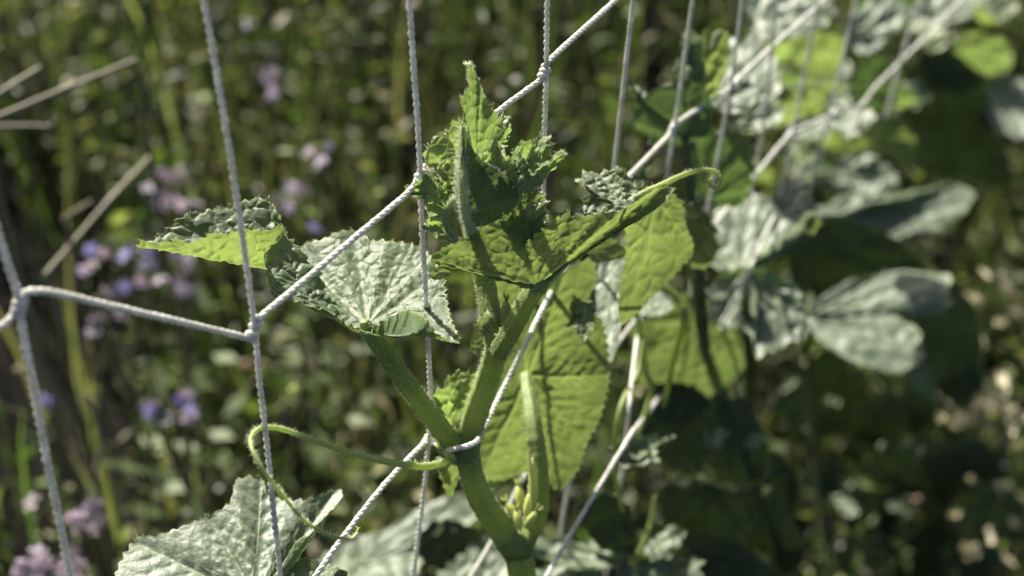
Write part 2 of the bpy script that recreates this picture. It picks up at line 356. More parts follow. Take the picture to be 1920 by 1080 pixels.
# ------------------------------------------------------------------ meadow (uncountable)
def clump(x, y):                              # patchy growth leaves dark gaps
    return math.sin(x * 9.1 + 1.3 * math.sin(y * 5)) * math.sin(y * 7.3 + x * 3 + .8) + .35 * math.sin(x * 23 + y * 17) + .56 - 1.5 * math.exp(-((x + .43) / .15) ** 2 - ((y - 1.02) / .26) ** 2)
def meadow():
    mb = MB(); N = 10500
    x = rng.uniform(-1.5, 1.5, N); y = rng.uniform(.42, 2.6, N)
    greens = np.array([[.044, .066, .022], [.060, .086, .030], [.090, .108, .040], [.135, .142, .068], [.120, .102, .068], [.056, .072, .034], [.026, .042, .016]])
    for i in range(N):
        if clump(x[i], y[i]) < 0: continue
        left = x[i] < -.25 * y[i]
        h = rng.uniform(.12, .42) * (1.0 if not left else .8)
        if x[i] > .12 and y[i] < 1.05: h *= .5
        c = greens[rng.integers(0, 7)] * [1.15, 1.15, .85] * rng.uniform(.8, 1.5)
        b = rng.normal(size=2) * .10 * h
        k = np.linspace(0, 1, 5)[:, None]
        base = np.array([x[i], y[i], 0.])
        pts = base + k * np.array([0, 0, h]) + k ** 2 * np.array([b[0], b[1], 0])
        tube(mb, pts, np.linspace(.0014, .0007, 5) * rng.uniform(.7, 1.5), 3, col=c, cap=False)
        nl = rng.integers(6, 16)
        u = rng.random(nl) ** .7; p0 = base + u[:, None] * np.array([0, 0, h]) + (u ** 2)[:, None] * np.array([b[0], b[1], 0])
        th = rng.random(nl) * 6.28; d = np.column_stack([np.cos(th), np.sin(th), rng.uniform(-.3, .9, nl)]); d /= np.linalg.norm(d, axis=1)[:, None]
        s = np.cross(d, rng.normal(size=(nl, 3))); s /= np.linalg.norm(s, axis=1)[:, None]
        L = rng.uniform(.006, .024, nl)[:, None]; W_ = L * rng.uniform(.07, .24, nl)[:, None]
        up = np.cross(d, s)
        v = np.stack([p0, p0 + d * L * .5 + s * W_, p0 + d * L - up * L * .1, p0 + d * L * .5 - s * W_], 1).reshape(-1, 3)
        f = np.arange(nl)[:, None] * 4 + np.arange(4)[None]
        cc = np.repeat(greens[rng.integers(0, 7, nl)] * rng.uniform(.6, 1.9, (nl, 1)) * [1.05, 1.08, .85], 4, axis=0)
        mb.add(v, f, cc)
    o = mb.build('wild_herbs', MAT['herb'], smooth=False)
    tag(o, 'dense blurred tangle of green and brown herb stems filling the meadow behind the net', 'meadow plants', kind='stuff')
    # long grass blades
    mb = MB(); N = 1700
    for i in range(N):
        X_, Y_ = rng.uniform(-1.5, 1.5), rng.uniform(.5, 2.6); h = rng.uniform(.2, .5)
        if X_ > .12 and Y_ < 1.05: h *= .5
        b = rng.normal(size=2) * .16 * h; k = np.linspace(0, 1, 6)
        pts = np.array([X_, Y_, 0]) + k[:, None] * [0, 0, h] + (k ** 2)[:, None] * [b[0], b[1], -.15 * h]
        th = rng.random() * 3.14; s = np.array([math.cos(th), math.sin(th), 0]) * rng.uniform(.0010, .0034)
        wd = (1 - k ** 2)[:, None] * s
        v = np.stack([pts - wd, pts + wd], 1).reshape(-1, 3); ii = np.arange(5)[:, None] * 2
        c = greens[rng.integers(0, 5)] * rng.uniform(.8, 1.3)
        mb.add(v, ii + [0, 1, 3, 2], c)
    o = mb.build('grass', MAT['herb'], smooth=False)
    tag(o, 'long blurred grass blades rising through the herbs behind the net', 'grass', kind='stuff')
    # pale seed heads and dry petals, added as bright glints blurring to discs
    mb = MB(); N = 9500
    ico = np.array([[1, 0, 0], [-1, 0, 0], [0, 1, 0], [0, -1, 0], [0, 0, 1], [0, 0, -1.]])
    icf = np.array([[0, 2, 4], [2, 1, 4], [1, 3, 4], [3, 0, 4], [2, 0, 5], [1, 2, 5], [3, 1, 5], [0, 3, 5]])
    pal = np.array([[.55, .54, .40], [.70, .70, .60], [.42, .30, .22], [.40, .46, .14], [.62, .60, .62], [.34, .30, .18], [.55, .62, .12]])
    for i in range(N):
        X_, Y_ = rng.uniform(-1.5, 1.5), rng.uniform(.5, 2.6); h = rng.uniform(.05, .40)
        if clump(X_, Y_) < .1: continue
        if X_ > .12 and Y_ < 1.05: h *= .5
        r_ = .0008 + .0030 * rng.random() ** 2.5
        v = ico * r_ * rng.uniform(.5, 1.6, 3) + [X_, Y_, h]
        mb.add(v, icf, pal[rng.integers(0, 7)] * rng.uniform(.6, 1.1))
    o = mb.build('seed_glints', MAT['petal'])
    tag(o, 'tiny pale dry seed heads scattered through the meadow, added as glints that blur to light spots', 'seed heads', kind='stuff')
meadow()

# ------------------------------------------------------------------ trellis net
def cord(mb, pts, r=.00052, lo=False, two=False):
    """two plies twisted round one another"""
    w3 = []
    for p in pts: w3.append(P(p[0], p[1], p[2] if len(p) > 2 else nd(p[0], p[1])))
    w3 = np.array(w3); L = np.linalg.norm(np.diff(w3, axis=0), axis=1).sum(); pitch = .0046 if two else .0056
    n = int(L / pitch * (7 if not lo else 5)) + 8; c = crom(w3, n); t, a, b = frames(c)
    s = np.concatenate([[0], np.cumsum(np.linalg.norm(np.diff(c, axis=0), axis=1))]) * 2 * math.pi / pitch
    for ph in ((0, math.pi) if two else (0, 2.094, 4.189)):
        o = r * (.62 if two else .70); cc = c + o * (np.cos(s + ph)[:, None] * a + np.sin(s + ph)[:, None] * b)
        tube(mb, cc, r * (.78 if two else .66) * (1 + .06 * rng.normal(size=n) + .08 * np.sin(s * .13 + ph) * np.sin(s * .037)), 6 if not lo else 5)
    # stray fibres
    m = int(L * 1000 * 1.8); k = rng.integers(0, n, m); d = rng.normal(size=(m, 3))
    hairs(mb, c[k], d, .0012 * rng.random(m) + .0006, .00003)
net = empty('trellis_net', P(803, 830, nd(803, 830)))
tag(net, 'white twisted cord trellis net strung diagonally in front of the meadow and cucumber plants', 'netting')
VS = [
 [(-60, 120), (-35, 270), (-14, 400), (18, 505), (36, 560), (42, 620), (60, 710), (85, 850), (110, 970), (135, 1100), (150, 1200)],
 [(370, -120), (383, 0), (400, 100), (425, 250), (445, 380), (465, 520), (478, 620), (487, 720), (500, 830), (512, 950), (525, 1080), (535, 1200)],
 [(760, -110), (767, 0), (775, 120), (783, 230), (788, 330), (791, 430), (797, 540), (803, 650), (807, 760), (803, 830), (797, 900), (785, 1000), (775, 1080), (765, 1180)],
 [(1028, -100), (1026, 0), (1024, 130), (1021, 250), (1018, 370), (1008, 500), (997, 620), (985, 760), (975, 900), (965, 1080), (960, 1180)],
 [(1197, -100), (1187, 0), (1170, 150), (1152, 310), (1135, 450), (1120, 600), (1095, 760), (1068, 900), (1048, 1020), (1035, 1180)],
 [(1312, -100), (1299, 0), (1282, 120), (1265, 240), (1250, 330), (1225, 470), (1200, 600), (1180, 760, .50), (1172, 850, .53), (1155, 950, .62), (1135, 1080, .66)],
 [(1405, -100), (1392, 0), (1370, 165), (1345, 300), (1325, 400), (1300, 520), (1270, 700)],
 [(1462, -80), (1450, 60), (1432, 230), (1412, 340), (1395, 440)],
 [(1545, -80), (1530, 20), (1500, 180), (1465, 350), (1430, 480)],
 [(1620, -80), (1600, 20), (1575, 130), (1530, 310), (1500, 430)],
 [(1745, -80), (1722, 0), (1690, 110), (1660, 220)]]
HS = [
 [(-80, 650), (-20, 622), (10, 606), (32, 580), (40, 556), (58, 546), (100, 549), (200, 572), (330, 602), (440, 628), (468, 634), (478, 614), (487, 596), (560, 535), (660, 450), (760, 366), (785, 334), (802, 316, .366), (860, 270, .388), (935, 208, .385), (1015, 148), (1024, 126), (1040, 104), (1155, 0), (1220, -65)],
 [(560, 1130), (600, 1068), (645, 1005), (720, 910), (795, 832), (808, 826, .437), (835, 842, .415), (862, 839, .400), (892, 829, .402), (908, 800, .418), (950, 716, .432), (990, 636, .43), (1003, 608, .435), (1030, 555, .445), (1060, 505), (1120, 405), (1165, 346), (1185, 325), (1256, 252), (1268, 232), (1360, 172), (1373, 160), (1430, 105), (1530, 15), (1610, -60)],
 [(850, 1140), (880, 1085), (920, 1018), (985, 890), (1060, 780), (1140, 668), (1180, 615), (1260, 510), (1340, 420), (1420, 325), (1478, 255), (1510, 237), (1560, 215), (1612, 200), (1640, 165), (1690, 115), (1750, 55), (1830, -30)],
 [(990, 1140, .455), (1025, 1080, .46), (1080, 985, .47), (1180, 820, .485), (1200, 793, .53), (1270, 700, .68), (1335, 622, .64), (1358, 597, .585), (1400, 515, .575), (1440, 430, .62), (1480, 355), (1540, 290)]]
for i, v in enumerate(VS):
    mb = MB(); cord(mb, v, .00072 if i == 0 else .00063, lo=i > 4, two=i < 4); mb.build('vertical_cord', MAT['cord'], net)
for i, h_ in enumerate(HS):
    mb = MB(); cord(mb, h_, .00068 if i < 2 else .00064); mb.build('horizontal_cord', MAT['cord'], net)
# knots: three tight turns of cord where row and upright meet
for (x0, y0, x1, y1) in [(40, 556, 34, 590), (468, 636, 486, 596), (784, 338, 800, 316), (1016, 148, 1026, 124), (1258, 252, 1268, 230), (1368, 170, 1374, 156), (797, 836, 806, 820), (1478, 258, 1490, 245), (1555, 222, 1568, 208)]:
    a0, a1 = P(x0, y0, nd(x0, y0)), P(x1, y1, nd(x1, y1)); n = 60; k = np.linspace(0, 1, n)
    ax = (a1 - a0); ax_ = ax / np.linalg.norm(ax); e = np.cross(ax_, [.3, .1, .9]); e /= np.linalg.norm(e); f_ = np.cross(ax_, e)
    c = a0 + k[:, None] * ax + .00095 * (np.cos(k * 17)[:, None] * e + np.sin(k * 17)[:, None] * f_)
    mb = MB(); tube(mb, c, .00080, 8); mb.build('knot', MAT['cord'], net)

# ------------------------------------------------------------------ main cucumber plant
def zs(y): return .368 + (y - 420) / 660 * .078
def SP(pts, off=0.): return [(p[0], p[1], (p[2] if len(p) > 3 else zs(p[1]) + off), p[-1]) for p in pts]
def groundstem(name, parent, top, px, py, z, wpx, mat='stem_green'):    # carries a stem from a pixel below the frame down to the soil
    a = P(px, py, z); r0 = wpx * z / F / 2
    foot = ROOT(parent)
    pts = np.vstack([a, a * .6 + foot * .4 + [0.012, .01, .0], a * .25 + foot * .75, foot]); c = crom(np.column_stack([pts, [r0, r0, r0 * 1.05, r0 * 1.1]]), 30)
    mb = MB(); tube(mb, c[:, :3], c[:, 3], 12, .06); return mb.build(name, MAT[mat], parent)
b0 = P(978, 1100, .446)
cp = empty('cucumber_plant', (b0[0] + .02, b0[1] + .03, 0))
tag(cp, 'sharp young cucumber plant at the centre with crinkled growing tip and forked hairy stem', 'cucumber plant', 'cucumber plants on the net')
st = stem('main_stem', cp, SP([(978, 1105, 50), (972, 1045, 50), (945, 1000, 48), (905, 940, 46), (882, 885, 43), (877, 830, 43), (893, 772, 44), (917, 702, 42), (930, 645, .397, 40), (919, 592, .397, 38), (909, 530, .399, 37), (899, 480, .398, 34), (888, 445, .388, 26), (882, 425, .372, 18)]), MAT['stem_green'], n=150, hair=1.9)
groundstem('lower_stem', cp, st, 978, 1103, zs(1105), 50)
# node collars
def blob(name, parent, px, py, z, rx, ry, mat, n=14, rough=.12, spikes=0, tilt=0.):
    c = P(px, py, z); mb = MB(); th = np.linspace(0, math.pi, n); ph = np.linspace(0, 2 * math.pi, n * 2, endpoint=False)
    T, H = np.meshgrid(th, ph, indexing='ij'); rr = 1 + rough * rng.normal(size=T.shape) * .5
    rr[0] = rr[0].mean(); rr[-1] = rr[-1].mean()
    kx, ky = rx * z / F, ry * z / F
    l = np.stack([np.sin(T) * np.cos(H) * kx * rr, np.cos(T) * ky * rr, np.sin(T) * np.sin(H) * kx * rr], -1)
    ca, sa = math.cos(tilt), math.sin(tilt); l = np.stack([l[..., 0] * ca - l[..., 1] * sa, l[..., 0] * sa + l[..., 1] * ca, l[..., 2]], -1)
    v = (l.reshape(-1, 3) @ A.T) + c; m = n * 2
    i = np.arange(n - 1)[:, None] * m; j = np.arange(m)[None]; j2 = (j + 1) % m
    mb.add(v, np.stack([i + j, i + j2, i + m + j2, i + m + j], -1).reshape(-1, 4))
    if spikes:
        k = rng.integers(0, len(v), spikes); hairs(mb, v[k], v[k] - c + .0005 * rng.normal(size=(spikes, 3)), .001, .00006, 1)
    return mb.build(name, [MAT[mat], MAT['hair']], parent)
blob('stem_node', cp, 921, 605, .397, 25, 30, 'stem_green', spikes=220)
blob('stem_node', cp, 866, 842, zs(842) + .002, 30, 30, 'stem_green', spikes=200)
blob('stem_node', cp, 968, 1018, zs(1018), 36, 32, 'stem_green', spikes=120)
# leaf stalks
pB = SP([(850, 832, 38), (812, 786, 36), (752, 706, 35), (716, 655, 33), (690, 620, 28), (683, 602, 18)]); pB = [(p[0], p[1], .414 - (850 - p[0]) * .00022, p[3]) for p in pB]
pC = [(934, 660, .395, 36), (962, 615, .388, 35), (1000, 548, .380, 34), (1042, 503, .381, 26), (1105, 452, .387, 16), (1180, 402, .394, 10), (1235, 366, .398, 8)]
pF = [(966, 1022, .442, 40), (1000, 984, .44, 38), (1010, 930, .437, 36), (1008, 870, .436, 34), (1000, 800, .438, 30), (991, 742, .445, 26), (986, 704, .452, 22)]

# leaf B + lobe A : left hand leaf
lB = leaf('leaf', cp, [(548, 505, 0), (552, 464), (572, 452), (600, 447), (665, 430), (700, 450), (775, 458), (802, 472), (828, 505), (836, 548), (846, 600, -2), (862, 638, -6), (822, 626, -7, 790, 640, -2), (800, 600, -8, 770, 664, -4), (765, 578, -7, 745, 668, -3), (720, 598, -6, 715, 654, -2), (690, 628, -4, 692, 640, -2), (638, 600, -7, 660, 634, -3), (596, 570, -7, 620, 606, -3), (548, 560, -5, 590, 592, -2), (530, 535, -2)],
     (688, 606), .378, gy=.95, nt_=420, nr=80, bull=.0003, cell=.0036, vein_d=.0006, ruffle=.2, serr=1.0, tooth=.0027, hair=.7, veins=[1, 4, 6, 8, 18], wave=.0010, pleat=.0016)
stem('petiole', lB, pB, MAT['stem_green'], hair=1.2, n=70)
lA = leaf('leaf_lobe', lB, [(258, 459, -4), (300, 440, 3), (345, 408, 7), (430, 381, 11), (500, 377, 13), (520, 404, 11), (556, 455, 12), (600, 520, 10), (640, 590, 4), (585, 578, -2), (545, 566, -4), (512, 548, -8), (510, 515, -11), (496, 478, -13), (534, 424, -12), (470, 432, -11), (400, 441, -9), (330, 449, -7)],
     (505, 502, 4), .372, nt_=420, nr=70, bull=.0007, cell=.0032, vein_d=.0006, ruffle=.5, serr=1.2, hair=.7, veins=[0, 3, 6, 11, 13])
# small side leaves right of B
leaf('leaf', cp, [(805, 505), (825, 500), (846, 512), (835, 522), (812, 524)], (808, 515), .385, nt_=80, nr=14, serr=.5, tooth=.002)
leaf('leaf', cp, [(808, 520), (835, 530), (842, 560), (832, 580), (812, 575)], (812, 545), .392, nt_=80, nr=14, serr=.6, tooth=.002)
# leaf C
lC = leaf('leaf', cp, [(804, 487, 4), (850, 455, 2), (900, 426, 0), (925, 418, 0), (948, 408, -1), (985, 400, -1), (1020, 418, 0), (1058, 402, 0), (1090, 405, 0), (1130, 398, 1), (1165, 392, 2), (1200, 372, 4), (1236, 352, 7), (1262, 352, 8), (1240, 384, 6), (1180, 418, 4), (1110, 466, 2), (1056, 504, 0), (1020, 540, 0), (1003, 548, 0), (960, 532, 0), (900, 516, 2), (840, 500, 4)],
     (1006, 534), .378, gy=-.30, nt_=420, nr=64, bull=.0004, cell=.0030, vein_d=.0006, ruffle=.4, serr=1.1, hair=.7, veins=[0, 3, 5, 7, 10, 12], flip=True)
stem('petiole', lC, pC, MAT['stem_green'], hair=1.2, n=80)
leaf('leaf', cp, [(1083, 398), (1100, 365), (1080, 338), (1095, 320), (1125, 314), (1150, 316), (1176, 330), (1200, 350), (1242, 352), (1252, 360), (1200, 392), (1150, 420), (1105, 425)],
     (1180, 392), .400, gy=.8, nt_=300, nr=46, bull=.0007, cell=.0026, ruffle=1.0, serr=1.2, hair=.5, wave=.0006)
leaf('leaf', cp, [(880, 436), (905, 414), (945, 400), (985, 388), (1012, 396), (1034, 425), (1022, 470), (985, 492), (920, 474)],
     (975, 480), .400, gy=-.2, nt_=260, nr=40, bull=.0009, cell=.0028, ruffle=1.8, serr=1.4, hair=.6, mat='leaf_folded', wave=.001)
lE = leaf('leaf', cp, [(1180, 388), (1238, 362), (1278, 376), (1286, 420), (1302, 466), (1278, 502), (1222, 560), (1168, 608), (1160, 560), (1172, 480), (1172, 430)],
     (1232, 372), .428, gy=-.6, nt_=240, nr=40, bull=.0005, cell=.005, flip=True, veins=[2, 4, 7, 9], hair=.3, wave=.0008)
leaf('leaf', cp, [(1100, 462), (1130, 440), (1165, 455), (1170, 480), (1130, 492), (1105, 485)], (1110, 470), .45, nt_=100, nr=16)
# leaf F : large hanging leaf
lF = leaf('leaf', cp, [(1058, 505), (1108, 488), (1118, 530), (1100, 575), (1132, 610), (1143, 700), (1126, 780), (1100, 832), (1084, 880), (1048, 918), (1020, 898), (980, 890), (940, 903), (900, 896), (884, 860), (900, 800), (922, 740), (948, 680), (975, 610), (1015, 550)],
     (990, 700), .462, gy=-.45, nt_=360, nr=60, bull=.00032, cell=.0046, vein_d=.0011, pleat=.0014, flip=True, veins=[0, 5, 7, 9, 13, 18], hair=.4, wave=.0022)
stem('petiole', lF, pF, MAT['stem_green'], hair=.6, n=80)
leaf('leaf', cp, [(912, 515), (960, 520), (992, 545), (990, 605), (950, 618), (925, 590)], (985, 600), .43, gy=-.5, nt_=120, nr=24, flip=True, serr=.5)
leaf('leaf', cp, [(878, 650), (895, 635), (915, 640), (918, 668), (895, 668)], (915, 655), .42, nt_=90, nr=16)
leaf('leaf', cp, [(1066, 592), (1080, 562), (1104, 556), (1116, 580), (1112, 618), (1098, 640), (1078, 624)], (1096, 585), .448, gy=.6, nt_=140, nr=26, ruffle=2, bull=.001, cell=.003, serr=1.5)
leaf('leaf', cp, [(1124, 492), (1172, 480), (1168, 560), (1160, 640), (1140, 684), (1128, 620), (1118, 560)], (1150, 500), .50, gy=.7, nt_=120, nr=24, bull=.0008, cell=.006, mat='leaf_mature', wave=.001)
leaf('leaf', cp, [(1190, 560), (1225, 545), (1262, 560), (1250, 588), (1205, 590)], (1200, 575), .53, gy=.9, nt_=80, nr=16, mat='leaf_mature')
# leaves at the lower node
leaf('leaf', cp, [(818, 762), (814, 728), (835, 712), (868, 704), (898, 700), (893, 740), (880, 780), (868, 822), (840, 842), (818, 815)], (846, 826), .424, gy=-.5, nt_=220, nr=36, bull=.0011, cell=.0032, ruffle=1.5, serr=1.4, mat='leaf_bud', hair=.8, flip=True, wave=.0008)
leaf('leaf', cp, [(822, 872), (846, 862), (864, 884), (858, 902), (843, 932), (828, 900)], (850, 868), .432, gy=-.6, nt_=120, nr=24, mat='leaf_young', flip=True, hair=.5)
leaf('leaf', cp, [(816, 832), (830, 822), (850, 850), (845, 872), (826, 866)], (846, 858), .414, nt_=90, nr=18, mat='leaf_bud', ruffle=2, serr=1.5, hair=1)
def bud(px, py, z, rx, ry, tilt, mat='bud_yellow'):
    b = blob('flower_bud', cp, px, py, z, rx, ry, mat, n=12, rough=.05, spikes=60, tilt=tilt)
    top = P(px - math.sin(tilt) * ry, py - math.cos(tilt) * ry, z); mb = MB()
    for k in range(5):
        a = k * 1.257; d = A @ np.array([math.cos(a) * .5 - math.sin(tilt), math.sin(a) * .5 + math.cos(tilt), math.sin(a * 2) * .4]); d /= np.linalg.norm(d)
        c = top + d * np.linspace(0, .0028, 6)[:, None]; tube(mb, c, np.linspace(.0004, .00008, 6), 6)
    mb.build('sepal', MAT[mat], b)
for q in [(948, 594, .394, 11, 30, -.05, 'stem_green'), (966, 600, .396, 7, 18, -.5, 'bud_yellow'), (975, 935, .436, 9, 24, .1, 'bud_yellow'), (960, 960, .434, 8, 20, .5, 'bud_yellow'), (990, 950, .432, 8, 26, -.15, 'bud_yellow'), (972, 975, .430, 9, 18, .2, 'bud_yellow'), (996, 972, .431, 8, 16, -.6, 'bud_yellow'), (842, 852, .412, 8, 14, .8, 'bud_yellow')]: bud(*q)
blob('flower_bud', cp, 1000, 905, .428, 9, 48, 'bud_yellow', n=14, rough=.03, spikes=60, tilt=.05)
# growing tip
def T(o, c, z=.364, **k):
    kw = dict(nt_=240, nr=36, mat='leaf_bud', bull=.0005, cell=.0026, ruffle=1.1, serr=1.5, tooth=.0026, hair=1.2); kw.update(k)
    return leaf('young_leaf', cp, o, c, z, **kw)
T([(876, 122, -3), (890, 134, 0), (902, 168), (920, 196), (938, 222, 2), (944, 254, 3), (936, 285, 2), (925, 305), (893, 318), (872, 300, -1), (868, 250, -2), (870, 212, -3), (866, 188, -4), (874, 160, -3)], (893, 306), .372, nt_=300, nr=50, bull=.0003, ruffle=.5, veins=[0, 2, 4, 6, 8, 10, 12], flip=True, gy=-.3)
T([(948, 212), (958, 232), (950, 262), (946, 290), (930, 300), (930, 250), (936, 222)], (930, 270), .378, ruffle=3, nt_=140, nr=22)
T([(872, 232), (846, 224), (836, 250), (815, 262), (800, 276), (792, 296), (802, 316), (796, 338), (806, 356), (832, 362), (860, 356), (874, 320)], (866, 340), .366, nt_=320, nr=50, ruffle=1.6, bull=.0006, flip=True, gy=-.4, wave=.0008)
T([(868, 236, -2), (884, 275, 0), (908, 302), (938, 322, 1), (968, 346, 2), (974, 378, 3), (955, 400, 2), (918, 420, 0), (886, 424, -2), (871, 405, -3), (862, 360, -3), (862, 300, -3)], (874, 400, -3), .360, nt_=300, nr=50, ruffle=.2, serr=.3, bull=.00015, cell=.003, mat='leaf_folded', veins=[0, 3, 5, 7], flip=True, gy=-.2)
T([(956, 322), (962, 298), (976, 264), (1000, 270), (1014, 262), (1034, 262), (1032, 292), (1014, 312), (990, 332), (970, 346)], (962, 340), .368, ruffle=1.5, flip=True, gy=-.5, wave=.0006)
T([(962, 342), (985, 326), (1008, 314), (1030, 302), (1042, 288), (1060, 291, -1), (1044, 306), (1026, 336), (1008, 352), (988, 362)], (966, 358), .362, ruffle=1.4, flip=True, gy=-.3)
T([(898, 302), (915, 284), (926, 270), (938, 290), (950, 288), (962, 312), (964, 340), (944, 352), (915, 338)], (934, 345), .363, ruffle=2.0, flip=True, gy=-.5, wave=.0008)
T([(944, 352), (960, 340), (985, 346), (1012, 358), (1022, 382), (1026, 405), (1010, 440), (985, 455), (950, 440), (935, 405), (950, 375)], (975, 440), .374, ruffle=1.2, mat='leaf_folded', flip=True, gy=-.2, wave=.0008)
T([(985, 390), (1005, 375), (1024, 374), (1022, 395), (1000, 408)], (988, 405), .37, nt_=100, nr=18, ruffle=1)
T([(758, 358, -1), (776, 341), (792, 326), (808, 330), (826, 358), (824, 384), (798, 378), (775, 366)], (822, 366), .362, nt_=200, nr=30, flip=True, gy=-.4)
T([(798, 362), (830, 346), (862, 360), (860, 395), (850, 428), (826, 446), (794, 428), (806, 402)], (856, 404), .370, nt_=240, nr=36, ruffle=2, mat='leaf_bud', wave=.0008, gy=-.3, flip=True)
T([(790, 425), (812, 418), (835, 432), (842, 446), (820, 446)], (836, 436), .366, nt_=100, nr=18, ruffle=1, gy=.6)
T([(838, 402), (850, 392), (864, 402), (862, 432), (848, 440), (838, 425)], (856, 436), .363, nt_=120, nr=20, ruffle=.6)
stem('leaf_tip', cp, [(883, 150, .369, 5), (882, 136, .369, 6), (885, 126, .369, 6), (880, 121, .369, 6), (873, 124, .369, 4)], MAT['bud_yellow'], hair=3, n=24)
# crimped edges and spiky leaflets in the tip
for k in range(40):
    px = (890 if k % 3 else 800) + 130 * rng.random(); py = 300 + 50 * rng.random() + (px - 950) * -.1; z = .362 + .006 * rng.random(); s_ = rng.uniform(8, 17); a = rng.uniform(-.9, .9)
    dx, dy = math.sin(a), -math.cos(a)
    T([(px + dx * s_ * 1.6, py + dy * s_ * 1.6, -1), (px + dy * s_ * .35 + dx * s_ * .5, py - dx * s_ * .35 + dy * s_ * .5), (px - dx * 4, py - dy * 4), (px - dy * s_ * .35 + dx * s_ * .5, py + dx * s_ * .35 + dy * s_ * .5)], (px, py), z, nt_=48, nr=10, ruffle=.8, serr=.6, tooth=.0018, cell=.0015, bull=.0003, hair=1.5)
stem('midrib', cp, [(884, 436, .358, 15), (872, 400, .3555, 13), (867, 350, .3545, 12), (868, 300, .355, 10), (866, 262, .356, 8), (868, 238, .357, 5)], MAT['tendril_green'], hair=2.5, n=60, hlen=.0018)
stem('midrib', cp, [(880, 420, .361, 10), (864, 385, .359, 9), (858, 340, .359, 8), (862, 300, .360, 6), (868, 280, .361, 4)], MAT['tendril_green'], hair=2.5, n=50, hlen=.0018)
stem('tendril', cp, [(868, 366, .358, 10), (846, 380, .36, 9), (834, 405, .36, 9), (838, 430, .36, 8), (856, 452, .362, 7)], MAT['stem_green'], hair=1, n=40)
stem('tendril', cp, [(1040, 296, .363, 9), (1048, 287, .363, 6), (1056, 287, .363, 4.5), (1060, 292, .363, 3)], MAT['tendril_green'], hair=1, n=24)
# tendrils
stem('tendril', cp, [(850, 862, .416, 14), (800, 874, .40, 13), (740, 868, .388, 12.5), (660, 850, .374, 11), (570, 818, .360, 10), (530, 805, .355, 9.5), (505, 801, .352, 9), (484, 805, .348, 8.5), (470, 822, .342, 8), (476, 850, .337, 7.5), (500, 890, .336, 7), (535, 935, .342, 6.5), (570, 975, .352, 6), (610, 1000, .362, 5.5), (645, 1010, .370, 5), (664, 1006, .382, 4.5), (672, 990, .385, 3.5)], MAT['tendril_green'], hair=.35, n=150, sides=12)
stem('tendril', cp, [(1160, 392, .404, 16), (1205, 364, .404, 15), (1240, 347, .405, 11), (1280, 328, .407, 9), (1315, 319, .409, 8), (1338, 320, .41, 7.5), (1349, 332, .41, 7), (1348, 347, .41, 7), (1337, 351, .41, 6.5), (1329, 343, .409, 6), (1334, 334, .408, 5)], MAT['tendril_green'], hair=.3, n=90, sides=12)
# low leaf at bottom left
lL = leaf('leaf', cp, [(215, 1110), (250, 1015), (300, 1002), (390, 966), (430, 940), (444, 898), (490, 894, 2), (508, 930, 3), (570, 936, 3), (630, 918, 6), (642, 935, 5), (604, 975, 2), (580, 1000, 0), (545, 1025, -2), (545, 1100), (500, 1200), (400, 1260), (270, 1220)],
     (482, 1120), .385, gy=.72, nt_=360, nr=70, bull=.00016, cell=.0045, vein_d=.0011, pleat=.0016, mat='leaf_mature', veins=[1, 3, 6, 9, 12, 16], wave=.0008, hair=.3)
stem('petiole', lL, [(482, 1120, .386, 24), (600, 1250, .41, 26), (800, 1280, .43, 28), (980, 1200, .45, 30)], MAT['stem_green'], hair=0)
leaf('leaf', cp, [(525, 1075), (560, 1048), (600, 1052), (650, 1075), (640, 1110), (560, 1120)], (590, 1110), .39, gy=.5, nt_=140, nr=26, mat='leaf_young', ruffle=1)

# ------------------------------------------------------------------ other plants
def plant(label, px, py, z, pxb):
    b = P(px, py, z); e = empty('cucumber_plant', (b[0], b[1] + .02, 0)); return tag(e, label, 'cucumber plant', 'cucumber plants on the net')
def lf(p, o, c, z, gy=.8, mat='leaf_mature', flip=False, **k):
    kw = dict(nt_=150, nr=26, bull=.0012, cell=.009, vein_d=.0012, wave=.0032, serr=1.8, tooth=.006, lobe=.035, pleat=.0018); kw.update(k)
    return leaf('leaf', p, o, c, z, gy=gy, mat=mat, flip=flip, **kw)
# second: shoot right of the centre
p2 = plant('blurred cucumber shoot with a dark stem just right of the curled tendril', 1330, 1000, .55, 0)
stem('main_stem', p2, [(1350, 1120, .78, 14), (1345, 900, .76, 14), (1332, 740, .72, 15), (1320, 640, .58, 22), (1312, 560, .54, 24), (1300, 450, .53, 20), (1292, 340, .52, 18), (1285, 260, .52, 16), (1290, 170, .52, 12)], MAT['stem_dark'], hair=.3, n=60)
groundstem('lower_stem', p2, None, 1350, 1118, .78, 14, mat='stem_dark')
lf(p2, [(1176, 152), (1192, 180), (1215, 168), (1250, 150), (1290, 135), (1335, 190), (1310, 262), (1262, 282), (1215, 268), (1188, 225)], (1285, 250), .52, gy=-.3, flip=True, ruffle=1.5)
lf(p2, [(1282, 66), (1310, 58), (1345, 56), (1372, 90), (1352, 150), (1330, 200), (1292, 150)], (1300, 190), .53, gy=-.3, flip=True, mat='leaf_young', ruffle=1)
lf(p2, [(1335, 62), (1385, 80), (1395, 120), (1420, 160), (1400, 215), (1350, 205), (1325, 150)], (1335, 200), .56, gy=.9)
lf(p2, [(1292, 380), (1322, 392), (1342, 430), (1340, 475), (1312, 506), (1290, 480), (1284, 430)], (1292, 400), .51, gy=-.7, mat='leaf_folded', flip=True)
lf(p2, [(1298, 270), (1350, 245), (1400, 260), (1412, 320), (1395, 380), (1330, 375), (1300, 340)], (1310, 380), .58, gy=-.7, mat='leaf_mature', flip=True)
lf(p2, [(1180, 318), (1200, 300), (1215, 330)], (1200, 320), .52)
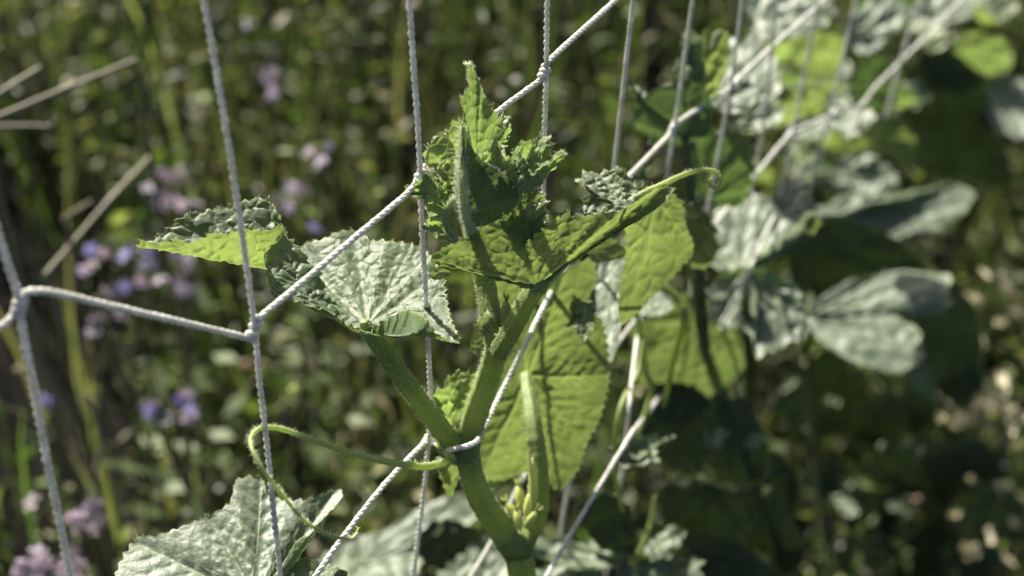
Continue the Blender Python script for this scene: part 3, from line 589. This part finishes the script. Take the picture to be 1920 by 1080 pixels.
lf(p2, [(1200, 590), (1290, 545), (1370, 610), (1395, 700), (1310, 750), (1210, 740), (1185, 660)], (1325, 600), .60, gy=-.7, mat='leaf_folded', flip=True)
lf(p2, [(1195, 730), (1270, 705), (1330, 745), (1345, 830), (1290, 885), (1210, 840)], (1270, 722), .62, gy=-.6, mat='leaf_deep_shade', flip=True, wave=.005)
lf(p2, [(1320, 735), (1390, 745), (1438, 820), (1440, 890), (1380, 910), (1320, 850)], (1370, 750), .635, gy=-.5, mat='leaf_deep_shade', flip=True, wave=.005)
lf(p2, [(1322, 820), (1345, 806), (1362, 822), (1340, 834)], (1325, 824), .60, gy=.95, nt_=60, nr=12)
lf(p2, [(1160, 840), (1190, 815), (1262, 815), (1225, 835), (1235, 870), (1170, 872)], (1165, 850), .52, gy=.7, ruffle=1)
stem('tendril', p2, [(1205, 640, .52, 9), (1195, 700, .515, 10), (1165, 760, .50, 11), (1152, 830, .50, 9), (1155, 900, .51, 8), (1168, 960, .52, 7)], MAT['stem_green'], hair=0, n=40)
stem('tendril', p2, [(1190, 560, .54, 10), (1210, 690, .54, 11), (1222, 730, .54, 11), (1205, 790, .54, 10), (1180, 830, .53, 9)], MAT['stem_green'], hair=0, n=40)
stem('tendril', p2, [(1235, 530, .50, 12), (1272, 560, .50, 14), (1282, 600, .5, 12), (1262, 680, .52, 10), (1245, 760, .54, 9)], MAT['stem_green'], hair=0, n=40)
# third: pale leaves in the middle right
p3 = plant('blurred cucumber plant with broad pale sunlit leaves either side of a thin dark stem', 1420, 1000, .62, 0)
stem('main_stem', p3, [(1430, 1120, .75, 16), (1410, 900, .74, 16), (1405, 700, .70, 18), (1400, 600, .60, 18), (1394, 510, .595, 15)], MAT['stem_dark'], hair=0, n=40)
groundstem('lower_stem', p3, None, 1430, 1118, .75, 16, mat='stem_dark')
lf(p3, [(1335, 440), (1345, 388), (1400, 376), (1450, 362), (1502, 356), (1530, 395), (1535, 430), (1505, 412), (1460, 465), (1420, 505), (1370, 510), (1332, 485)], (1394, 506), .61, gy=.9)
lf(p3, [(1322, 560), (1345, 520), (1392, 500), (1440, 508), (1505, 545), (1518, 600), (1490, 642), (1420, 665), (1404, 620), (1350, 615)], (1398, 512), .60, gy=.4)
lf(p3, [(1510, 395), (1535, 400), (1530, 440), (1500, 420)], (1512, 400), .59, gy=-.5, mat='leaf_young', flip=True)
lf(p3, [(1240, 905), (1310, 880), (1380, 915), (1400, 1000), (1340, 1060), (1250, 1010)], (1320, 895), .66, gy=-.5, mat='leaf_deep_shade', flip=True, wave=.005)
lf(p3, [(1370, 930), (1440, 915), (1495, 985), (1510, 1070), (1440, 1110), (1370, 1040)], (1430, 930), .68, gy=-.6, mat='leaf_deep_shade', flip=True, wave=.005)
lf(p3, [(1280, 1040), (1360, 1020), (1450, 1060), (1470, 1140), (1330, 1170)], (1370, 1035), .67, gy=-.3, mat='leaf_deep_shade', flip=True, wave=.004)
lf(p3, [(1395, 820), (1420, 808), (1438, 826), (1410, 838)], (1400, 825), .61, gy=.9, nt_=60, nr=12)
lf(p3, [(1380, 880), (1450, 850), (1500, 900), (1495, 960), (1430, 980)], (1410, 880), .70, gy=-.6, mat='leaf_deep_shade', flip=True)
# fourth: far pale leaves and shaded leaves
p4 = plant('far blurred cucumber plant at right with wide grey leaf over a shaded one', 1620, 900, .74, 0)
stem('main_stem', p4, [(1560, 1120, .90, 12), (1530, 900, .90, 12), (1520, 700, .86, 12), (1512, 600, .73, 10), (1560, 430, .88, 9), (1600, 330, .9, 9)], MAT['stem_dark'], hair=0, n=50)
groundstem('lower_stem', p4, None, 1560, 1118, .90, 12, mat='stem_dark')
lf(p4, [(1512, 585), (1560, 545), (1640, 514), (1700, 512), (1762, 520), (1782, 560), (1765, 585), (1690, 592), (1728, 640), (1712, 690), (1610, 684), (1546, 655), (1515, 610)], (1518, 592), .71, gy=.85)
lf(p4, [(1480, 435), (1555, 405), (1640, 428), (1720, 480), (1750, 540), (1650, 522), (1560, 545), (1505, 575), (1478, 500)], (1500, 440), .75, gy=-.7, mat='leaf_deep_shade', flip=True)
lf(p4, [(1520, 400), (1560, 370), (1610, 352), (1680, 380), (1720, 372), (1800, 342), (1818, 385), (1760, 425), (1700, 430), (1650, 455), (1600, 440), (1545, 436)], (1560, 410), .80, gy=.9)
lf(p4, [(1720, 560), (1800, 540), (1840, 620), (1830, 760), (1760, 740), (1720, 640)], (1730, 560), .85, gy=-.7, mat='leaf_deep_shade', flip=True)
lf(p4, [(1720, 640), (1745, 690), (1760, 760), (1700, 700)], (1722, 650), .74, gy=-.4)
# fifth: upper right tangle
p5 = plant('far cucumber plant at the top right, a blurred tangle of grey and green leaves', 1700, 700, .86, 0)
stem('main_stem', p5, [(1760, 1120, 1.12, 9), (1740, 800, 1.1, 9), (1700, 500, 1.0, 9), (1680, 300, .98, 9), (1600, 120, .95, 8), (1520, 20, .9, 8)], MAT['stem_dark'], hair=0, n=50)
groundstem('lower_stem', p5, None, 1760, 1118, 1.12, 9, mat='stem_dark')
lf(p5, [(1690, 160), (1750, 88), (1820, 120), (1862, 190), (1870, 260), (1905, 360), (1800, 340), (1705, 305), (1685, 230)], (1760, 120), .95, gy=-.7, mat='leaf_deep_shade', flip=True)
for o, c, z, gy, m, fl in [
  ([(1345, 110), (1400, 60), (1450, 90), (1460, 170), (1420, 225), (1365, 190)], (1360, 180), .64, .9, 'leaf_mature', False),
  ([(1400, 10), (1440, -40), (1540, -30), (1560, 30), (1500, 70), (1420, 70)], (1420, 30), .70, .9, 'leaf_mature', False),
  ([(1370, 225), (1440, 180), (1470, 200), (1440, 240), (1380, 245)], (1380, 230), .62, .9, 'leaf_mature', False),
  ([(1495, 70), (1540, 45), (1580, 60), (1575, 130), (1530, 145), (1490, 120)], (1530, 60), .72, -.7, 'leaf_young', True),
  ([(1430, 185), (1500, 155), (1545, 170), (1540, 215), (1480, 235), (1430, 225)], (1500, 160), .66, -.6, 'leaf_young', True),
  ([(1545, 200), (1600, 195), (1640, 225), (1600, 255), (1565, 240)], (1555, 205), .68, .8, 'leaf_mature', False),
  ([(1610, 230), (1680, 215), (1720, 270), (1700, 310), (1640, 280)], (1640, 230), .78, -.5, 'leaf_young', True),
  ([(1580, 40), (1660, 0), (1700, 30), (1650, 80), (1610, 95)], (1600, 60), .78, .9, 'leaf_mature', False),
  ([(1700, 20), (1760, -20), (1830, 0), (1810, 40), (1740, 50)], (1720, 30), .84, .9, 'leaf_mature', False),
  ([(1560, 310), (1620, 290), (1680, 330), (1640, 370), (1570, 350)], (1580, 320), .84, .8, 'leaf_mature', False),
  ([(1590, 140), (1650, 100), (1690, 130), (1680, 195), (1620, 205)], (1600, 170), .80, -.5, 'leaf_mature', True),
  ([(1850, 160), (1920, 150), (1960, 220), (1900, 260), (1850, 220)], (1870, 170), .98, .8, 'leaf_mature', False)]:
    lf(p5, o, c, z, gy=gy, mat=m, flip=fl)
for k in range(46):                          # the rest of the tangle
    px, py = rng.uniform(1360, 1900), rng.uniform(-30, 330)
    if 1690 < px and 120 < py: px -= 200
    sz = rng.uniform(22, 60); a0 = rng.uniform(0, 6.28); nn_ = 6; up_ = rng.random() < .6
    o = [(px + sz * rng.uniform(.6, 1.2) * math.cos(a0 + q), py + sz * rng.uniform(.4, .8) * math.sin(a0 + q)) for q in np.linspace(0, 6.28, 7)[:6]]
    lf(p5, o, (px - sz * .4, py + (5 if up_ else -15)), .78 + .25 * rng.random(), gy=.9 if up_ else -.6, flip=not up_, mat=['leaf_mature', 'leaf_young', 'leaf_bud', 'leaf_bud'][k % 4], nt_=80, nr=16, lobe=.08)
# sixth: added plant, leaves coloured dark for the shadow at bottom right
p8 = plant('added mass of large cucumber leaves coloured dark for the shadow low in the bottom right', 1720, 1000, 1.0, 0)
stem('main_stem', p8, [(1750, 1150, 1.08, 16), (1740, 950, 1.07, 16), (1700, 780, 1.02, 14), (1640, 700, .98, 12)], MAT['stem_dark'], hair=0, n=40)
groundstem('lower_stem', p8, None, 1750, 1148, 1.08, 16, mat='stem_dark')
for k in range(13):
    px, py = [(1560, 760), (1660, 800), (1540, 900), (1640, 930), (1740, 880), (1830, 880), (1600, 1040), (1720, 1040), (1830, 1060), (1500, 740), (1760, 760), (1870, 960), (1560, 1100)][k]
    sz = rng.uniform(55, 95); a0 = rng.uniform(0, 6.28)
    o = [(px + sz * rng.uniform(.7, 1.2) * math.cos(a0 + q), py + sz * rng.uniform(.6, 1.) * math.sin(a0 + q)) for q in np.linspace(0, 6.28, 8)[:7]]
    lf(p8, o, (px, py - sz * .4), .96 + .12 * rng.random(), gy=-.7, flip=True, mat='leaf_deep_shade', nt_=90, nr=16, lobe=.12)
for px, py, sz in [(rng.uniform(1740, 1920), rng.uniform(440, 1060), rng.uniform(7, 18)) for _ in range(30)] + [(rng.uniform(1780, 1920), rng.uniform(690, 790), rng.uniform(14, 30)) for _ in range(9)] + [(rng.uniform(1440, 1740), rng.uniform(680, 1060), rng.uniform(6, 12)) for _ in range(12)] + [(1585, 945, 30), (1690, 950, 26), (1780, 745, 24), (1830, 730, 30), (1880, 720, 26), (1700, 830, 16), (1890, 540, 22), (1560, 750, 16), (1480, 720, 20), (1830, 790, 18)]:
    a0 = rng.uniform(0, 3.14)
    o = [(px + sz * math.cos(q) * math.cos(a0) - sz * .4 * math.sin(q) * math.sin(a0), py + sz * math.cos(q) * math.sin(a0) + sz * .4 * math.sin(q) * math.cos(a0)) for q in np.linspace(0, 6.28, 8)[:7]]
    lf(p8, o, (px, py), .90, gy=.95, mat='withered' if px > 1740 else 'leaf_mature', nt_=60, nr=12, lobe=.1, wave=.002)  # small pale leaves added for sunlit patches of ground, brightness in the colour
# low plants under the net
p6 = plant('low blurred pale cucumber leaves near the soil behind the forked stem', 800, 1090, .62, 0)
lf(p6, [(590, 1065), (640, 1020), (740, 982), (800, 950), (868, 940), (905, 962), (862, 1000), (800, 1040), (740, 1100), (620, 1120)], (640, 1060), .62, gy=1.1)
lf(p6, [(780, 1010), (830, 975), (900, 985), (915, 1030), (880, 1070), (800, 1065)], (830, 1000), .60, gy=-.4, mat='leaf_deep_shade', flip=True)
lf(p6, [(815, 1110), (845, 1055), (920, 1015), (970, 1035), (1010, 1110), (920, 1150)], (900, 1100), .58, gy=1.)
groundstem('stem', p6, None, 830, 1100, .63, 16)
p7 = plant('low blurred cucumber seedling with folded pale leaves at the bottom right of the forked stem', 1200, 1090, .58, 0)
for o, c, gy, m, fl in [([(1000, 1015), (1070, 1005), (1140, 1035), (1180, 1060), (1080, 1060), (1010, 1040)], (1175, 1050), 1., 'leaf_mature', False),
  ([(1190, 1040), (1215, 1010), (1275, 1000), (1262, 1035), (1215, 1055)], (1200, 1045), .9, 'leaf_mature', False),
  ([(1195, 1050), (1260, 1035), (1312, 1050), (1300, 1090), (1240, 1080)], (1205, 1050), .7, 'leaf_mature', False),
  ([(1170, 1060), (1215, 1050), (1225, 1120), (1170, 1120)], (1195, 1055), .5, 'leaf_mature', False),
  ([(1010, 1060), (1100, 1065), (1150, 1110), (1080, 1160), (1000, 1120)], (1140, 1100), 1., 'leaf_mature', False),
  ([(1080, 960), (1130, 920), (1180, 960), (1190, 1030), (1120, 1020)], (1180, 1020), -.7, 'leaf_deep_shade', True)]:
    lf(p7, o, c, .56, gy=gy, mat=m, flip=fl)
stem('stem', p7, [(1200, 1130, .57, 14), (1198, 1050, .56, 12), (1220, 980, .56, 9), (1228, 930, .56, 6)], MAT['stem_green'], hair=0, n=30)
groundstem('lower_stem', p7, None, 1200, 1128, .57, 14)

# ------------------------------------------------------------------ wildflowers
def flower_mesh(mb, c, r, pet, cen, seed):
    rg_ = np.random.default_rng(seed); ax = rg_.normal(size=3) + [0, -1.2, .6]; ax /= np.linalg.norm(ax)
    e = np.cross(ax, [.2, .9, .3]); e /= np.linalg.norm(e); f_ = np.cross(ax, e)
    for k in range(5):
        a = k * 1.2566 + rg_.normal() * .08; d = math.cos(a) * e + math.sin(a) * f_; s = np.cross(ax, d)
        pts = [c, c + d * r * .45 + s * r * .3 + ax * r * .25, c + d * r * .8 + s * r * .32 + ax * r * .2, c + d * r * 1.05 + ax * r * .05, c + d * r * .8 - s * r * .32 + ax * r * .2, c + d * r * .45 - s * r * .3 + ax * r * .25]
        mb.add(pts, [[0, 1, 2, 3], [0, 3, 4, 5]], pet)
    n = 6; th = np.arange(n) * 2 * math.pi / n
    v = [c + ax * r * .35] + [c + ax * r * .15 + r * .2 * (math.cos(t) * e + math.sin(t) * f_) for t in th]
    mb.add(v, [[0, 1 + k, 1 + (k + 1) % n] for k in range(n)], cen)
LIL = (.32, .28, .34); BLU = (.22, .21, .38); PNK = (.31, .26, .27); WHT = (.50, .48, .54)
flowers = [
 (225, 495, .80, BLU, 'tall wildflower with the bluest blossom left of the folded leaf tip', 6, 55),
 (310, 520, .85, LIL, 'wildflower with dusty lilac florets below the folded leaf tip', 6, 45),
 (320, 355, .88, PNK, 'wildflower with a loose pink cluster above the folded leaf tip', 6, 38),
 (490, 160, .95, LIL, 'wildflower with pale lilac florets beside the top of the second upright cord', 3, 30),
 (600, 295, .85, WHT, 'wildflower with one bright lilac white floret between the second and third upright cords', 2, 22),
 (305, 765, .75, BLU, 'wildflower with blue edged florets above the large pale bottom left leaf', 5, 45),
 (85, 748, .75, BLU, 'wildflower with a single blue floret behind the leftmost upright cord', 1, 8),
 (60, 942, .66, PNK, 'wildflower with one round pink blossom near the lower left edge', 1, 6),
 (165, 965, .66, PNK, 'wildflower with pink florets right of the leftmost cord near the bottom', 4, 32),
 (95, 1050, .64, PNK, 'wildflower with a dense pink cluster in the bottom left corner', 9, 55),
 (158, 505, .82, LIL, 'wildflower with one lilac floret left of the bluest blossom', 1, 10),
 (545, 375, .90, PNK, 'wildflower with faint pink florets above the crinkled glossy leaf', 3, 25),
 (590, 425, .80, BLU, 'wildflower with a small blue floret just above the crinkled glossy leaf', 1, 8),
 (205, 600, .80, LIL, 'wildflower with greyish lilac florets under the left horizontal cord', 3, 26)]
for i, (px, py, z, colr, lab, n, spread) in enumerate(flowers):
    c = P(px, py, z); e = empty('wildflower', (c[0], c[1] + .01, 0)); tag(e, lab, 'wildflower', 'blurred wildflowers behind the net')
    foot = ROOT(e); mb = MB(); k = np.linspace(0, 1, 12)[:, None]
    main = foot * (1 - k) + (c - [0, 0, .012]) * k + np.sin(k * 3.14) * [.01, 0, 0]; tube(mb, main, np.linspace(.0016, .0009, 12), 6, col=(.09, .12, .04))
    cs = []
    n = n * 2 if n > 1 else n
    for q in range(n):
        rg_ = np.random.default_rng(i * 40 + q); a = rg_.uniform(-1, 1, 2) * spread * 1.2 if n > 1 else np.zeros(2)
        p_ = P(px + a[0], py + a[1] * .8, z + rg_.normal() * .006); cs.append(p_)
        kk = np.linspace(0, 1, 6)[:, None]; tube(mb, main[-3] * (1 - kk) + p_ * kk, .0006, 5, col=(.12, .11, .07))
    mb.build('stem', MAT['herb'], e)
    for q in range(7):
        d = np.array([math.cos(q * 2.4), math.sin(q * 2.4), .4]); sd = np.cross(d, [0, 0, 1]); L_ = .028; b = main[min(2 + q, 11)]; mb = MB()
        mb.add([b, b + d * L_ * .5 + sd * .006, b + d * L_, b + d * L_ * .5 - sd * .006], [[0, 1, 2, 3]], (.07, .10, .03)); mb.build('leaf', MAT['herb'], e)
    for q, p_ in enumerate(cs):
        mb = MB(); cc = np.array(colr if q % 3 != 2 else (PNK if colr != PNK else LIL)) * rng.uniform(.8, 1.15)
        flower_mesh(mb, p_, rng.uniform(.0034, .0056), cc, (.5, .45, .4), i * 50 + q); mb.build('flower', MAT['petal'], e)

# ------------------------------------------------------------------ dry stalks and single grass stems
stalks = [
 ([(-60, 238, .62), (0, 218, .63), (120, 168, .65), (255, 114, .68)], 20, 'straight straw coloured stalk slanting up from the left edge, the longer of the upper two', 'straw'),
 ([(-40, 210, .64), (0, 175, .64), (75, 128, .66)], 20, 'short brownish stalk entering from the left edge above the longer straw', 'straw'),
 ([(85, 515, .68), (150, 440, .70), (220, 360, .72), (285, 292, .75)], 19, 'pale green dry stem leaning to the right below the straw stalks', 'straw'),
 ([(-40, 236, .7), (60, 236, .7), (95, 236, .7), (108, 218, .7)], 13, 'thin stalk with a hooked end under the long straw', 'straw'),
 ([(120, 410, .76), (172, 378, .76)], 16, 'short brown broken stalk left of the leaning pale stem', 'straw'),
 ([(160, 740, .66), (180, 780, .66), (192, 830, .67), (178, 885, .67)], 17, 'curved pale withered blade right of the leftmost cord', 'straw'),
 ([(0, 90, .72), (40, 250, .74), (70, 400, .76), (82, 540, .78)], 15, 'dark green upright stem nearest the left edge', 'herb'),
 ([(272, 0, .95), (274, 200, .96), (272, 400, .98), (268, 470, .98)], 22, 'green upright grass stem above the bluest flower', 'herb'),
 ([(560, 640, .75), (572, 700, .75), (555, 780, .76)], 12, 'short green grass stem below the crinkled glossy leaf', 'herb')]
for pts, wp, lab, m in stalks:
    w3 = np.array([list(P(*p)) + [wp * .55 * p[2] / F / 2] for p in pts]); foot = w3[np.argmin(w3[:, 2])][:3]
    e = tag(empty('grass_stalk', (foot[0], foot[1], 0)), lab, 'grass stalk')
    c = crom(w3, 24); mb = MB(); k = np.linspace(0, 1, 24); tube(mb, c[:, :3], c[:, 3] * (1 + .35 * np.exp(-((k - .55) / .03) ** 2)), 8, col=(.07, .11, .03)); mb.build('stalk', MAT[m], e)
    kk = np.linspace(0, 1, 10)[:, None]; mb = MB(); tube(mb, np.array([foot[0], foot[1], 0]) * (1 - kk) + foot * kk, c[0, 3] * .9, 6, col=(.05, .07, .02)); mb.build('lower_stem', MAT[m], e)
